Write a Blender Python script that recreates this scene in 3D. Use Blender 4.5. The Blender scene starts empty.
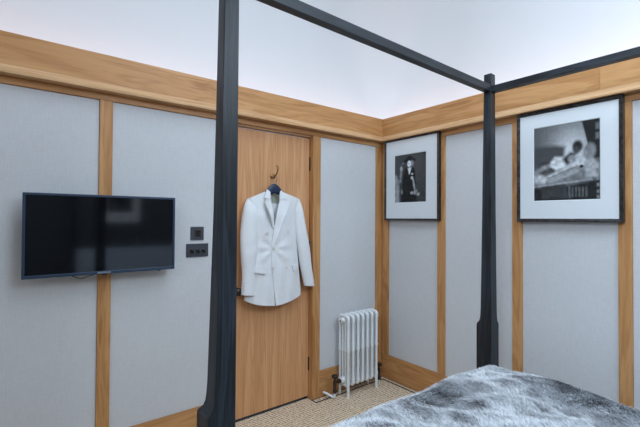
import bpy, bmesh, math, random
import numpy as np
from mathutils import Vector, Matrix
random.seed(7); rng = np.random.default_rng(11)
sc = bpy.context.scene
COL = sc.collection

# ------------------------------------------------------------------ camera
F_PX, PITCH, YAW, ROLL = 393.102, 0.013774, 0.664798, 0.0060175
CAM = np.array([-2.66016, -2.47484, 1.422])
_f = np.array([math.sin(YAW)*math.cos(PITCH), math.cos(YAW)*math.cos(PITCH), math.sin(PITCH)])
_r0 = np.array([math.cos(YAW), -math.sin(YAW), 0.0]); _u0 = np.cross(_r0, _f)
_r = _r0*math.cos(ROLL)+_u0*math.sin(ROLL); _u = _u0*math.cos(ROLL)-_r0*math.sin(ROLL)
cd = bpy.data.cameras.new('camera'); cam = bpy.data.objects.new('camera', cd); COL.objects.link(cam)
cd.sensor_width = 36.0; cd.lens = F_PX/640*36.0; cd.clip_start = 0.02
cam.matrix_world = Matrix(((_r[0], _u[0], -_f[0], CAM[0]), (_r[1], _u[1], -_f[1], CAM[1]),
                           (_r[2], _u[2], -_f[2], CAM[2]), (0, 0, 0, 1)))
sc.camera = cam

def at_y(px, py, y):
    d = _f*F_PX+_r*(px-320)+_u*(213.5-py); t = (y-CAM[1])/d[1]; return CAM+d*t
def at_x(px, py, x):
    d = _f*F_PX+_r*(px-320)+_u*(213.5-py); t = (x-CAM[0])/d[0]; return CAM+d*t

# ------------------------------------------------------------------ world, lights, exposure
ROOM_X0, ROOM_Y0 = -4.15, -3.62
LW_IN, LW_Z = .86, 3.63                       # lightwell: inset and height of the rooflight opening
w = bpy.data.worlds.new('sky'); sc.world = w; w.use_nodes = True
bg = w.node_tree.nodes['Background']; bg.inputs[0].default_value = (0.62, 0.78, 1.0, 1); bg.inputs[1].default_value = 1.0
def area(name, loc, rot, sx, sy, watts, col, spread=math.pi):
    l = bpy.data.lights.new(name, 'AREA'); l.shape = 'RECTANGLE'; l.size = sx; l.size_y = sy
    l.energy = watts; l.color = col; l.spread = spread
    o = bpy.data.objects.new(name, l); COL.objects.link(o); o.location = loc; o.rotation_euler = rot
    return o
area('rooflight_daylight', (ROOM_X0/2+.55, ROOM_Y0/2, LW_Z+.22), (0, 0, 0), .48-ROOM_X0-2*LW_IN-1.3, .48-ROOM_Y0-2*LW_IN-.2, 40, (0.70, 0.86, 1.0))
# sloped fill lamps added behind the viewer, over bed head and near wall
area('fill_slope', (-.85, ROOM_Y0+.10, 2.95), (math.radians(60), 0, math.radians(-8)), 1.5, .8, 36, (0.70, 0.86, 1.0))
area('fill_slope', (ROOM_X0+.10, -2.75, 2.95), (0, math.radians(-60), 0), .8, 1.3, 21, (0.70, 0.86, 1.0), math.radians(105))
LED = (1.0, 0.80, 0.76)
# LED strips lying in the cove behind the oak fascia, shining up onto the ceiling
COVE_W = 4.2
area('cove_led', ((ROOM_X0)/2, 0.06, 2.20), (math.pi, 0, 0), -ROOM_X0, 0.03, COVE_W, LED)
area('cove_led', (0.06, ROOM_Y0/2, 2.20), (math.pi, 0, 0), 0.03, -ROOM_Y0, COVE_W*.9, LED)
area('cove_led', ((ROOM_X0)/2, ROOM_Y0-0.06, 2.20), (math.pi, 0, 0), -ROOM_X0, 0.03, COVE_W, LED)
area('cove_led', (ROOM_X0-0.06, ROOM_Y0/2, 2.20), (math.pi, 0, 0), 0.03, -ROOM_Y0, COVE_W*.9, LED)
sc.view_settings.view_transform = 'Standard'; sc.view_settings.look = 'None'
sc.view_settings.gamma = 1.0; sc.view_settings.use_curve_mapping = False
sc.view_settings.exposure = 0.23

# ------------------------------------------------------------------ materials
def srgb(r, g, b):
    f = lambda c: (c/255/12.92) if c/255 <= .04045 else ((c/255+.055)/1.055)**2.4
    return (f(r), f(g), f(b), 1)
def new_mat(name):
    m = bpy.data.materials.new(name); m.use_nodes = True
    return m, m.node_tree.nodes, m.node_tree.links, m.node_tree.nodes['Principled BSDF']
def plain(name, col, rough=.5, metal=0.0, spec=.5, **kw):
    m, n, l, b = new_mat(name)
    b.inputs['Base Color'].default_value = col; b.inputs['Roughness'].default_value = rough
    b.inputs['Metallic'].default_value = metal; b.inputs['Specular IOR Level'].default_value = spec
    for k, v in kw.items(): b.inputs[k].default_value = v
    nz = n.new('ShaderNodeTexNoise'); nz.inputs['Scale'].default_value = 35; nz.inputs['Detail'].default_value = 3
    mr = n.new('ShaderNodeMapRange'); mr.inputs[3].default_value = max(0, rough-.05); mr.inputs[4].default_value = min(1, rough+.05)
    tc = n.new('ShaderNodeTexCoord'); l.new(tc.outputs['Object'], nz.inputs['Vector'])
    l.new(nz.outputs['Fac'], mr.inputs[0]); l.new(mr.outputs[0], b.inputs['Roughness'])
    return m
def grain(name, axis, cols, rough=.45, along=.7, across=7.0, pore=.35, bump=.08):
    """wood: grain runs along axis (0 x, 1 y, 2 z); object coordinates with a per-piece shift"""
    m, n, l, b = new_mat(name)
    tc = n.new('ShaderNodeTexCoord'); oi = n.new('ShaderNodeObjectInfo')
    sh = n.new('ShaderNodeVectorMath'); sh.operation = 'SCALE'; sh.inputs[0].default_value = (13.1, 7.7, 9.3)
    l.new(oi.outputs['Random'], sh.inputs['Scale'])
    ad = n.new('ShaderNodeVectorMath'); l.new(tc.outputs['Object'], ad.inputs[0]); l.new(sh.outputs[0], ad.inputs[1])
    def mapped(a, c):
        mp = n.new('ShaderNodeMapping'); s = [c, c, c]; s[axis] = a; mp.inputs['Scale'].default_value = s
        l.new(ad.outputs[0], mp.inputs['Vector']); return mp
    m1 = mapped(along, across); n1 = n.new('ShaderNodeTexNoise'); n1.inputs['Scale'].default_value = 1.6
    n1.inputs['Detail'].default_value = 3; n1.inputs['Distortion'].default_value = .9; l.new(m1.outputs[0], n1.inputs['Vector'])
    # growth rings: a sine of the warped noise
    mu = n.new('ShaderNodeMath'); mu.operation = 'MULTIPLY'; mu.inputs[1].default_value = 34; l.new(n1.outputs['Fac'], mu.inputs[0])
    si = n.new('ShaderNodeMath'); si.operation = 'SINE'; l.new(mu.outputs[0], si.inputs[0])
    m2 = mapped(along*4, across*22); n2 = n.new('ShaderNodeTexNoise'); n2.inputs['Scale'].default_value = 1.0
    n2.inputs['Detail'].default_value = 4; l.new(m2.outputs[0], n2.inputs['Vector'])
    a1 = n.new('ShaderNodeMath'); a1.operation = 'MULTIPLY_ADD'; a1.inputs[1].default_value = .10; a1.inputs[2].default_value = .0
    l.new(si.outputs[0], a1.inputs[0])
    a2 = n.new('ShaderNodeMath'); a2.operation = 'MULTIPLY_ADD'; a2.inputs[1].default_value = pore; l.new(n2.outputs['Fac'], a2.inputs[0]); l.new(a1.outputs[0], a2.inputs[2])
    a3 = n.new('ShaderNodeMath'); a3.operation = 'MULTIPLY_ADD'; a3.inputs[1].default_value = .7; l.new(n1.outputs['Fac'], a3.inputs[0]); l.new(a2.outputs[0], a3.inputs[2])
    rp = n.new('ShaderNodeValToRGB'); e = rp.color_ramp.elements
    e[0].position = .30; e[0].color = cols[0]; e[1].position = .78; e[1].color = cols[2]
    x = e.new(.52); x.color = cols[1]
    l.new(a3.outputs[0], rp.inputs[0]); l.new(rp.outputs[0], b.inputs['Base Color'])
    bp = n.new('ShaderNodeBump'); bp.inputs['Strength'].default_value = bump; bp.inputs['Distance'].default_value = .002
    l.new(n2.outputs['Fac'], bp.inputs['Height']); l.new(bp.outputs[0], b.inputs['Normal'])
    b.inputs['Roughness'].default_value = rough; b.inputs['Specular IOR Level'].default_value = .35
    return m
OAKC = (srgb(168, 115, 68), srgb(192, 139, 88), srgb(208, 157, 106))
OAKL = (srgb(184, 140, 98), srgb(206, 162, 118), srgb(218, 178, 136))
M = {}
for i, a in enumerate('xyz'):
    M['oak_'+a] = grain('oak_'+a, i, OAKC)
    M['oaklight_'+a] = grain('oaklight_'+a, i, OAKL)
    M['ebony_'+a] = grain('ebony_'+a, i, (srgb(16, 18, 21), srgb(29, 33, 38), srgb(46, 52, 60)), rough=.42, bump=.25, pore=.5)
M['door_oak'] = grain('door_oak', 2, (srgb(188, 130, 84), srgb(208, 151, 105), srgb(220, 169, 123)), across=16, along=.5, pore=.45)

def fabric(name, c1, c2, scale=420, rough=.9, bump=.25):
    m, n, l, b = new_mat(name)
    tc = n.new('ShaderNodeTexCoord'); outs = []
    for k, s in enumerate(((scale, scale, 18), (18, 18, scale))):
        mp = n.new('ShaderNodeMapping'); mp.inputs['Scale'].default_value = s; l.new(tc.outputs['Object'], mp.inputs['Vector'])
        nz = n.new('ShaderNodeTexNoise'); nz.inputs['Scale'].default_value = 1.0; nz.inputs['Detail'].default_value = 2
        l.new(mp.outputs[0], nz.inputs['Vector']); outs.append(nz)
    ad = n.new('ShaderNodeMath'); l.new(outs[0].outputs['Fac'], ad.inputs[0]); l.new(outs[1].outputs['Fac'], ad.inputs[1])
    hf = n.new('ShaderNodeMapRange'); hf.inputs[1].default_value = .6; hf.inputs[2].default_value = 1.4; l.new(ad.outputs[0], hf.inputs[0])
    mx = n.new('ShaderNodeMix'); mx.data_type = 'RGBA'; mx.inputs[6].default_value = c1; mx.inputs[7].default_value = c2
    l.new(hf.outputs[0], mx.inputs[0]); l.new(mx.outputs[2], b.inputs['Base Color'])
    bp = n.new('ShaderNodeBump'); bp.inputs['Strength'].default_value = bump; bp.inputs['Distance'].default_value = .001
    l.new(hf.outputs[0], bp.inputs['Height']); l.new(bp.outputs[0], b.inputs['Normal'])
    b.inputs['Roughness'].default_value = rough; b.inputs['Specular IOR Level'].default_value = .2
    return m
M['linen'] = fabric('linen', srgb(201, 201, 203), srgb(217, 217, 219), scale=380, bump=.12)
M['plaster'] = plain('plaster', (.70, .725, .755, 1), .9, spec=.1)
M['jacket'] = fabric('jacket_cloth', srgb(226, 226, 228), srgb(236, 236, 237), scale=500, bump=.12)
M['lining'] = fabric('lining_cloth', srgb(205, 206, 190), srgb(214, 214, 200), scale=500, bump=.1)
M['label'] = plain('label_cloth', srgb(198, 203, 184), .7)
M['button'] = plain('button_horn', srgb(214, 210, 198), .35)
M['hanger'] = plain('hanger_lacquer', srgb(34, 48, 76), .35)
M['wire'] = plain('wire_steel', srgb(170, 165, 155), .3, 1.0)
M['brass'] = plain('brass_aged', srgb(160, 124, 76), .32, 1.0)
M['bronze'] = plain('bronze_dark', srgb(70, 62, 58), .38, .8)
M['plate'] = plain('switch_bronze', srgb(78, 80, 88), .45, .6)
M['black'] = plain('black_metal', srgb(24, 24, 26), .4, .6)
M['gap'] = plain('shadow_gap', srgb(34, 28, 24), .9)
M['tvbody'] = plain('tv_casing', srgb(44, 60, 82), .34)
M['screen'] = plain('tv_screen', srgb(6, 8, 12), .09, spec=1.0, **{'Coat Weight': .7, 'Coat Roughness': .06})
M['silver'] = plain('silver_badge', srgb(170, 176, 186), .3, .7)
M['cable'] = plain('cable_black', srgb(20, 20, 22), .5)
M['enamel'] = plain('radiator_enamel', srgb(232, 234, 236), .28)
M['frame'] = None
M['mat'] = plain('mount_board', srgb(226, 230, 234), .85, spec=.2)
M['sheet'] = fabric('white_sheet', srgb(215, 217, 222), srgb(228, 230, 234))
M['glass'] = None
M['upholstery'] = fabric('headboard_cloth', srgb(176, 186, 200), srgb(190, 198, 210))
M['dark_paint'] = plain('dark_paint', srgb(70, 74, 80), .8)

def mk_frame():
    m, n, l, b = new_mat('frame_dark_silver')
    tc = n.new('ShaderNodeTexCoord'); nz = n.new('ShaderNodeTexNoise'); nz.inputs['Scale'].default_value = 45; nz.inputs['Detail'].default_value = 5
    l.new(tc.outputs['Object'], nz.inputs['Vector'])
    rp = n.new('ShaderNodeValToRGB'); rp.color_ramp.elements[0].position = .35; rp.color_ramp.elements[0].color = srgb(34, 31, 31)
    rp.color_ramp.elements[1].position = .75; rp.color_ramp.elements[1].color = srgb(84, 79, 78)
    l.new(nz.outputs['Fac'], rp.inputs[0]); l.new(rp.outputs[0], b.inputs['Base Color'])
    b.inputs['Metallic'].default_value = .55; b.inputs['Roughness'].default_value = .36
    return m
M['frame'] = mk_frame()
def mk_glass():
    m, n, l, b = new_mat('picture_glass')
    out = n['Material Output']; n.remove(b)
    tr = n.new('ShaderNodeBsdfTransparent'); gl = n.new('ShaderNodeBsdfGlossy'); gl.inputs['Roughness'].default_value = .02
    fr = n.new('ShaderNodeFresnel'); fr.inputs['IOR'].default_value = 1.22
    mx = n.new('ShaderNodeMixShader'); l.new(fr.outputs[0], mx.inputs[0]); l.new(tr.outputs[0], mx.inputs[1]); l.new(gl.outputs[0], mx.inputs[2])
    l.new(mx.outputs[0], out.inputs[0]); return m
M['glass'] = mk_glass()
def mk_print():
    m, n, l, b = new_mat('photo_print')
    at = n.new('ShaderNodeAttribute'); at.attribute_name = 'tone'; l.new(at.outputs['Color'], b.inputs['Base Color'])
    b.inputs['Roughness'].default_value = .6; b.inputs['Specular IOR Level'].default_value = .08
    return m
M['print'] = mk_print()
def mk_carpet():
    m, n, l, b = new_mat('sisal_carpet')
    tc = n.new('ShaderNodeTexCoord')
    mp = n.new('ShaderNodeMapping'); mp.inputs['Scale'].default_value = (1, 1, 1); l.new(tc.outputs['Object'], mp.inputs['Vector'])
    wv = n.new('ShaderNodeTexWave'); wv.bands_direction = 'Y'; wv.inputs['Scale'].default_value = 14; wv.inputs['Distortion'].default_value = 1.6
    wv.inputs['Detail'].default_value = 2; wv.inputs['Detail Scale'].default_value = 3; l.new(mp.outputs[0], wv.inputs['Vector'])
    wx = n.new('ShaderNodeTexWave'); wx.bands_direction = 'X'; wx.inputs['Scale'].default_value = 26; wx.inputs['Distortion'].default_value = 2.5
    wx.inputs['Detail'].default_value = 2; l.new(mp.outputs[0], wx.inputs['Vector'])
    nz = n.new('ShaderNodeTexNoise'); nz.inputs['Scale'].default_value = 75; nz.inputs['Detail'].default_value = 3; l.new(tc.outputs['Object'], nz.inputs['Vector'])
    a = n.new('ShaderNodeMath'); a.operation = 'MULTIPLY_ADD'; a.inputs[1].default_value = .35; l.new(wv.outputs['Fac'], a.inputs[0])
    c = n.new('ShaderNodeMath'); c.operation = 'MULTIPLY_ADD'; c.inputs[1].default_value = .18; l.new(wx.outputs['Fac'], c.inputs[0]); l.new(nz.outputs['Fac'], c.inputs[2])
    l.new(c.outputs[0], a.inputs[2])
    rp = n.new('ShaderNodeValToRGB'); e = rp.color_ramp.elements
    e[0].position = .46; e[0].color = srgb(116, 88, 62); e[1].position = .98; e[1].color = srgb(244, 226, 202)
    x = e.new(.68); x.color = srgb(204, 178, 148)
    l.new(a.outputs[0], rp.inputs[0]); l.new(rp.outputs[0], b.inputs['Base Color'])
    bp = n.new('ShaderNodeBump'); bp.inputs['Strength'].default_value = .8; bp.inputs['Distance'].default_value = .006
    l.new(a.outputs[0], bp.inputs['Height']); l.new(bp.outputs[0], b.inputs['Normal'])
    b.inputs['Roughness'].default_value = .95; b.inputs['Specular IOR Level'].default_value = .1
    return m
M['carpet'] = mk_carpet()
def mk_fur(name, strand):
    m, n, l, b = new_mat(name)
    tc = n.new('ShaderNodeTexCoord'); 
    n0 = n.new('ShaderNodeTexNoise'); n0.inputs['Scale'].default_value = 5; n0.inputs['Detail'].default_value = 3; l.new(tc.outputs['Object'], n0.inputs['Vector'])
    vs = n.new('ShaderNodeVectorMath'); vs.operation = 'SCALE'; vs.inputs['Scale'].default_value = .12; l.new(n0.outputs['Color'], vs.inputs[0])
    va = n.new('ShaderNodeVectorMath'); l.new(tc.outputs['Object'], va.inputs[0]); l.new(vs.outputs[0], va.inputs[1])
    mp = n.new('ShaderNodeMapping'); mp.inputs['Scale'].default_value = (8.5, 5.6, .01); mp.inputs['Rotation'].default_value = (0, 0, -.5); l.new(va.outputs[0], mp.inputs['Vector'])
    vo = n.new('ShaderNodeTexVoronoi'); vo.feature = 'DISTANCE_TO_EDGE'; vo.inputs['Scale'].default_value = 1.0; l.new(mp.outputs[0], vo.inputs['Vector'])
    n1 = n.new('ShaderNodeTexNoise'); n1.inputs['Scale'].default_value = 15; n1.inputs['Detail'].default_value = 6; n1.inputs['Roughness'].default_value = .65; l.new(tc.outputs['Object'], n1.inputs['Vector'])
    n2 = n.new('ShaderNodeTexNoise'); n2.inputs['Scale'].default_value = 110; n2.inputs['Detail'].default_value = 3; l.new(tc.outputs['Object'], n2.inputs['Vector'])
    e1 = n.new('ShaderNodeMapRange'); e1.inputs[1].default_value = 0; e1.inputs[2].default_value = .30; e1.inputs[3].default_value = .46; e1.inputs[4].default_value = .0; l.new(vo.outputs['Distance'], e1.inputs[0])
    a = n.new('ShaderNodeMath'); a.operation = 'MULTIPLY_ADD'; a.inputs[1].default_value = .40; l.new(n1.outputs['Fac'], a.inputs[0]); l.new(e1.outputs[0], a.inputs[2])
    a2 = n.new('ShaderNodeMath'); a2.operation = 'MULTIPLY_ADD'; a2.inputs[1].default_value = .42; l.new(n2.outputs['Fac'], a2.inputs[0]); l.new(a.outputs[0], a2.inputs[2])
    rp = n.new('ShaderNodeValToRGB'); e = rp.color_ramp.elements
    e[0].position = .28; e[0].color = srgb(108, 103, 106); e[1].position = .95; e[1].color = srgb(234, 236, 240)
    for pos, cc in ((.42, srgb(146, 148, 153)), (.56, srgb(172, 175, 181)), (.78, srgb(208, 212, 218))):
        x = e.new(pos); x.color = cc
    if strand:
        at = n.new('ShaderNodeAttribute'); at.attribute_name = 'strand'
        a3 = n.new('ShaderNodeMath'); l.new(a2.outputs[0], a3.inputs[0]); l.new(at.outputs['Fac'], a3.inputs[1]); a2 = a3
    l.new(a2.outputs[0], rp.inputs[0]); l.new(rp.outputs[0], b.inputs['Base Color'])
    b.inputs['Roughness'].default_value = .8; b.inputs['Specular IOR Level'].default_value = .2
    return m
M['fur'] = mk_fur('fur_pelt', False); M['fur_pile'] = mk_fur('fur_pile', True)

# ------------------------------------------------------------------ helpers
def mesh_obj(name, verts, faces, mat, parent=None, origin=(0, 0, 0), smooth=False):
    """verts in world metres; origin = world place of the object's own origin"""
    o3 = Vector(origin)
    me = bpy.data.meshes.new(name)
    me.from_pydata([tuple(Vector(v)-o3) for v in verts], [], faces); me.update()
    if mat: me.materials.append(M[mat])
    if smooth: me.polygons.foreach_set('use_smooth', [True]*len(me.polygons))
    ob = bpy.data.objects.new(name, me); COL.objects.link(ob)
    place(ob, o3, parent); return ob
WORLD = {}
def place(ob, o3, parent):
    WORLD[ob] = Vector(o3)
    if parent is not None:
        ob.parent = parent; ob.location = Vector(o3)-WORLD[parent]
    else: ob.location = o3
def bm_obj(name, bm, mat, parent=None, origin=(0, 0, 0), smooth=False):
    o3 = Vector(origin)
    bmesh.ops.recalc_face_normals(bm, faces=bm.faces)
    bmesh.ops.translate(bm, verts=bm.verts, vec=-o3)
    me = bpy.data.meshes.new(name); bm.to_mesh(me); bm.free()
    if mat: me.materials.append(M[mat])
    if smooth:
        me.polygons.foreach_set('use_smooth', [True]*len(me.polygons))
        try: me.set_sharp_from_angle(angle=math.radians(40))
        except Exception: pass
    ob = bpy.data.objects.new(name, me); COL.objects.link(ob); place(ob, o3, parent); return ob
def tag(o, label, cat=None, group=None, kind=None):
    o['label'] = label
    if cat: o['category'] = cat
    if group: o['group'] = group
    if kind: o['kind'] = kind
    return o
def empty(name, loc):
    o = bpy.data.objects.new(name, None); COL.objects.link(o); o.empty_display_size = .1; place(o, Vector(loc), None); return o
def bm_box(bm, lo, hi, bev=0.0, seg=2):
    r = bmesh.ops.create_cube(bm, size=1.0); vs = r['verts']
    for v in vs:
        v.co = Vector([lo[i]+(v.co[i]+.5)*(hi[i]-lo[i]) for i in range(3)])
    if bev > 0:
        es = list({e for v in vs for e in v.link_edges})
        bmesh.ops.bevel(bm, geom=es, offset=bev, segments=seg, profile=.5, affect='EDGES')
def box(name, lo, hi, mat, parent=None, bev=0.0, origin=None, seg=2, smooth=False):
    bm = bmesh.new(); bm_box(bm, lo, hi, bev, seg)
    if origin is None: origin = ((lo[0]+hi[0])/2, (lo[1]+hi[1])/2, lo[2])
    return bm_obj(name, bm, mat, parent, origin, smooth)
def tube_data(path, radii, seg=10, cap=True, flat=None):
    """verts, faces of a tube along world points"""
    P = [Vector(p) for p in path]; n = len(P)
    if not hasattr(radii, '__len__'): radii = [radii]*n
    V, Fc = [], []; up = None
    for i in range(n):
        t = (P[min(i+1, n-1)]-P[max(i-1, 0)]).normalized()
        if up is None:
            a = Vector((0, 0, 1)) if abs(t.z) < .9 else Vector((1, 0, 0))
            up = (a-t*a.dot(t)).normalized()
        else: up = (up-t*up.dot(t)).normalized()
        s = t.cross(up)
        for k in range(seg):
            an = 2*math.pi*k/seg; V.append(P[i]+(up*math.cos(an)+s*math.sin(an))*radii[i])
    for i in range(n-1):
        for k in range(seg):
            a, b = i*seg+k, i*seg+(k+1) % seg; Fc.append((a, b, b+seg, a+seg))
    if cap:
        Fc.append(tuple(range(seg))[::-1]); Fc.append(tuple((n-1)*seg+k for k in range(seg)))
    return V, Fc
def tube(name, path, radii, mat, parent=None, seg=10, origin=None):
    V, Fc = tube_data(path, radii, seg)
    bm = bmesh.new(); add_vf(bm, V, Fc)
    return bm_obj(name, bm, mat, parent, origin or path[0], True)
def add_vf(bm, V, Fc):
    vs = [bm.verts.new(v) for v in V]
    for f in Fc:
        try: bm.faces.new([vs[i] for i in f])
        except ValueError: pass
def lathe(bm, axis_o, axis_d, prof, seg=16):
    """prof: (distance along axis, radius)"""
    d = Vector(axis_d).normalized(); a = Vector((0, 0, 1)) if abs(d.z) < .9 else Vector((1, 0, 0))
    u = (a-d*a.dot(d)).normalized(); s = d.cross(u); o = Vector(axis_o); V = []; Fc = []
    for h, r in prof:
        for k in range(seg):
            an = 2*math.pi*k/seg; V.append(o+d*h+(u*math.cos(an)+s*math.sin(an))*max(r, 1e-4))
    for i in range(len(prof)-1):
        for k in range(seg):
            p, q = i*seg+k, i*seg+(k+1) % seg; Fc.append((p, q, q+seg, p+seg))
    Fc.append(tuple(range(seg))[::-1]); Fc.append(tuple((len(prof)-1)*seg+k for k in range(seg)))
    add_vf(bm, V, Fc)
def bez(p, n=24):
    """Catmull-Rom through points"""
    P = [Vector(q) for q in p]; P = [P[0]*2-P[1]]+P+[P[-1]*2-P[-2]]; out = []
    m = len(P)-3; per = max(2, n//m)
    for i in range(m):
        a, b, c, d = P[i:i+4]
        for k in range(per):
            t = k/per
            out.append(.5*((2*b)+(c-a)*t+(2*a-5*b+4*c-d)*t*t+(3*b-a-3*c+d)*t**3))
    out.append(P[-2]); return out

# ------------------------------------------------------------------ room shell
DOOR_L, DOOR_R = -1.510, -0.825      # clear door slab edges (x)
JAMB_L, JAMB_R = -1.585, -0.715      # outer edges of the door lining
REV_L, REV_R = -1.514, -0.790        # inner edges of the lining
HEAD_Z0, HEAD_Z1 = 2.081, 2.125      # head rail
BASE_Z = 0.2073
FAS_Z0, FAS_Z1 = 2.167, 2.3263
WT = .30
# floor
fl = box('floor', (ROOM_X0-WT, ROOM_Y0-WT, -.10), (WT, WT, -.012), 'gap'); tag(fl, 'floor slab under the woven sisal carpet', 'floor', kind='structure')
bm = bmesh.new(); bm_box(bm, (ROOM_X0+.001, ROOM_Y0+.001, -.0115), (-.050, -.060, 0)); bm_box(bm, (JAMB_L+.075, -.060, -.0115), (JAMB_R-.08, .052, 0))
bm_obj('carpet', bm, 'carpet', fl, (-2, -2, -.0115))
def border(lo, hi): box('carpet_border', (lo[0], lo[1], -.0115), (hi[0], hi[1], -.003), 'carpet', fl)
border((-.034, -3.6, 0), (-.001, -.001, 0))
border((JAMB_R-.068, -.044, 0), (-.036, -.001, 0))
border((ROOM_X0+.001, -.048, 0), (JAMB_L+.062, -.001, 0))

def binding(lo, hi): box('carpet_binding', (lo[0], lo[1], -.0115), (hi[0], hi[1], .0012), 'gap', fl)
binding((-.0495, -3.6), (-.0345, -.0605)); binding((JAMB_R-.0675, -.0595), (-.0345, -.0445)); binding((JAMB_R-.0795, -.0595), (JAMB_R-.0685, -.002))
binding((ROOM_X0+.01, -.0595), (JAMB_L+.062, -.0485)); binding((JAMB_L+.063, -.0595), (JAMB_L+.0745, -.002))
def wall_box(name, bits, label, origin):
    bm = bmesh.new()
    for lo, hi in bits: bm_box(bm, lo, hi)
    return tag(bm_obj(name, bm, 'dark_paint' if name == 'wall_rear' else 'plaster', None, origin), label, 'wall', kind='structure')
PAN = .012                              # fabric panels sit this far behind the oak face
WTOP = FAS_Z0-.02
wl = wall_box('wall_left', [((ROOM_X0-WT, PAN+.01, -.012), (JAMB_L+.01, WT, WTOP)), ((JAMB_R-.01, PAN+.01, -.012), (WT, WT, WTOP)),
                            ((JAMB_L+.01, PAN+.01, HEAD_Z0+.01), (JAMB_R-.01, WT, WTOP))],
              'wall with the television and oak door, grey fabric panels framed in oak', (-2, .05, 0))
wr = wall_box('wall_right', [((PAN+.01, ROOM_Y0-WT, -.012), (WT, PAN+.0095, WTOP))],
              'wall with the two framed pictures, grey fabric panels framed in oak', (.05, -2, 0))
wn = wall_box('wall_near', [((ROOM_X0-WT, ROOM_Y0-WT, -.012), (ROOM_X0, PAN+.0095, WTOP))], 'plain wall on the near side of the room, out of view', (ROOM_X0, -2, 0))
wk = wall_box('wall_rear', [((ROOM_X0+.0005, ROOM_Y0-WT, -.012), (PAN+.0095, ROOM_Y0, WTOP))], 'plain wall behind the bed head, out of view', (-2, ROOM_Y0, 0))
# the panelling: x positions along the left wall, y along the right wall
def board_l(name, x0, x1, z0, z1, mat, y0=0.0, y1=PAN+.009, bev=.0015, parent=None): return box(name, (x0, y0, z0), (x1, y1, z1), mat, parent or wl, bev)
def board_r(name, y0, y1, z0, z1, mat, x0=0.0, x1=PAN+.009, bev=.0015, parent=None): return box(name, (x0, y0, z0), (x1, y1, z1), mat, parent or wr, bev)
stA = [(-3.62, -3.555), (-2.959, -2.894), (-2.2812, -2.2155), (-.0757, -.001)]
for x0, x1 in stA: board_l('stile', x0, x1, BASE_Z+.001, HEAD_Z0-.0005, 'oak_z')
board_l('head_rail', ROOM_X0+.002, -.0005, HEAD_Z0, HEAD_Z1+.03, 'oak_x', y1=PAN+.009)
edA = [ROOM_X0+.002, -3.62, -3.555, -2.959, -2.894, -2.2812, -2.2155, JAMB_L, JAMB_R, -.0757]
for i in range(0, len(edA), 2):
    board_l('wall_panel', edA[i]+.0005, edA[i+1]-.0005, BASE_Z+.001, HEAD_Z0-.001, 'linen', y0=PAN, y1=PAN+.0095, bev=.001)
stB = [(-.0757, -.0004), (-.659, -.592), (-1.2495, -1.185), (-1.838, -1.775), (-2.43, -2.367), (-3.02, -2.957)]
for y0, y1 in stB: board_r('stile', y0, y1, BASE_Z+.001, HEAD_Z0-.0005, 'oak_z')
board_r('head_rail', ROOM_Y0+.002, -.0004, HEAD_Z0, HEAD_Z1+.03, 'oak_y')
edB = [-.0757, -.592, -.659, -1.185, -1.2495, -1.775, -1.838, -2.367, -2.43, -2.957, -3.02, ROOM_Y0+.002]
for i in range(0, len(edB), 2):
    board_r('wall_panel', edB[i+1]+.0005, edB[i]-.0005, BASE_Z+.001, HEAD_Z0-.001, 'linen', x0=PAN, x1=PAN+.0095, bev=.001)
# baseboards flush with the stiles
def bbl(x0, x1, name='baseboard_left', parent=None):
    return box(name, (x0, 0, -.0005), (x1, PAN+.009, BASE_Z), 'oak_x', parent, .0015)
b1 = bbl(ROOM_X0+.002, JAMB_L-.0005); tag(b1, 'oak baseboard below the television, left of the door', 'baseboard', kind='structure')
b2 = bbl(JAMB_R+.0005, -.0005); tag(b2, 'oak baseboard behind the white radiator', 'baseboard', kind='structure')
b3 = box('baseboard_right', (0, ROOM_Y0+.002, -.0005), (PAN+.009, -.0004, BASE_Z), 'oak_y', None, .0015)
tag(b3, 'oak baseboard below the framed pictures, beside the bed', 'baseboard', kind='structure')
# fascia boards and moulding hiding the cove (all four sides)
FO, FT = .031, .022
t1 = empty('trim_1', (-2, -.02, FAS_Z0)); tag(t1, 'deep oak fascia above the television and door', 'trim', kind='structure')
t2 = empty('trim_2', (-.02, -2, FAS_Z0)); tag(t2, 'deep oak fascia above the framed pictures', 'trim', kind='structure')
t3 = empty('trim_3', (-2, ROOM_Y0, FAS_Z0)); tag(t3, 'oak fascia on the two walls out of view', 'trim', kind='structure')
def prism_x(name, prof, x0, x1, mat, parent, x0b=None, x1b=None):
    """profile (y,z) swept along x; per-point ends mitred when callables are given"""
    n = len(prof); V = []
    for (y, z) in prof: V.append((x0, y, z))
    for (y, z) in prof: V.append((x1+(y if x1b else 0), y, z))
    Fc = [tuple(range(n))[::-1], tuple(range(n, 2*n))]+[(i, (i+1) % n, n+(i+1) % n, n+i) for i in range(n)]
    bm = bmesh.new(); add_vf(bm, V, Fc); return bm_obj(name, bm, mat, parent, (x0, prof[0][0], prof[0][1]))
def prism_y(name, prof, y0, y1, mat, parent, mitre=False):
    n = len(prof); V = []
    for (x, z) in prof: V.append((x, y0, z))
    for (x, z) in prof: V.append((x, y1+(x if mitre else 0), z))
    Fc = [tuple(range(n))[::-1], tuple(range(n, 2*n))]+[(i, (i+1) % n, n+(i+1) % n, n+i) for i in range(n)]
    bm = bmesh.new(); add_vf(bm, V, Fc); return bm_obj(name, bm, mat, parent, (prof[0][0], y1, prof[0][1]))
fas = [(-FO, FAS_Z0), (-FO, FAS_Z1), (-FO+FT, FAS_Z1), (-FO+FT, FAS_Z0)]
mou = [(-.058, HEAD_Z1-.005), (-.058, HEAD_Z1+.004), (-FO-.0006, FAS_Z0-.0004), (-.002, FAS_Z0-.0004), (-.002, HEAD_Z1-.005)]
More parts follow.
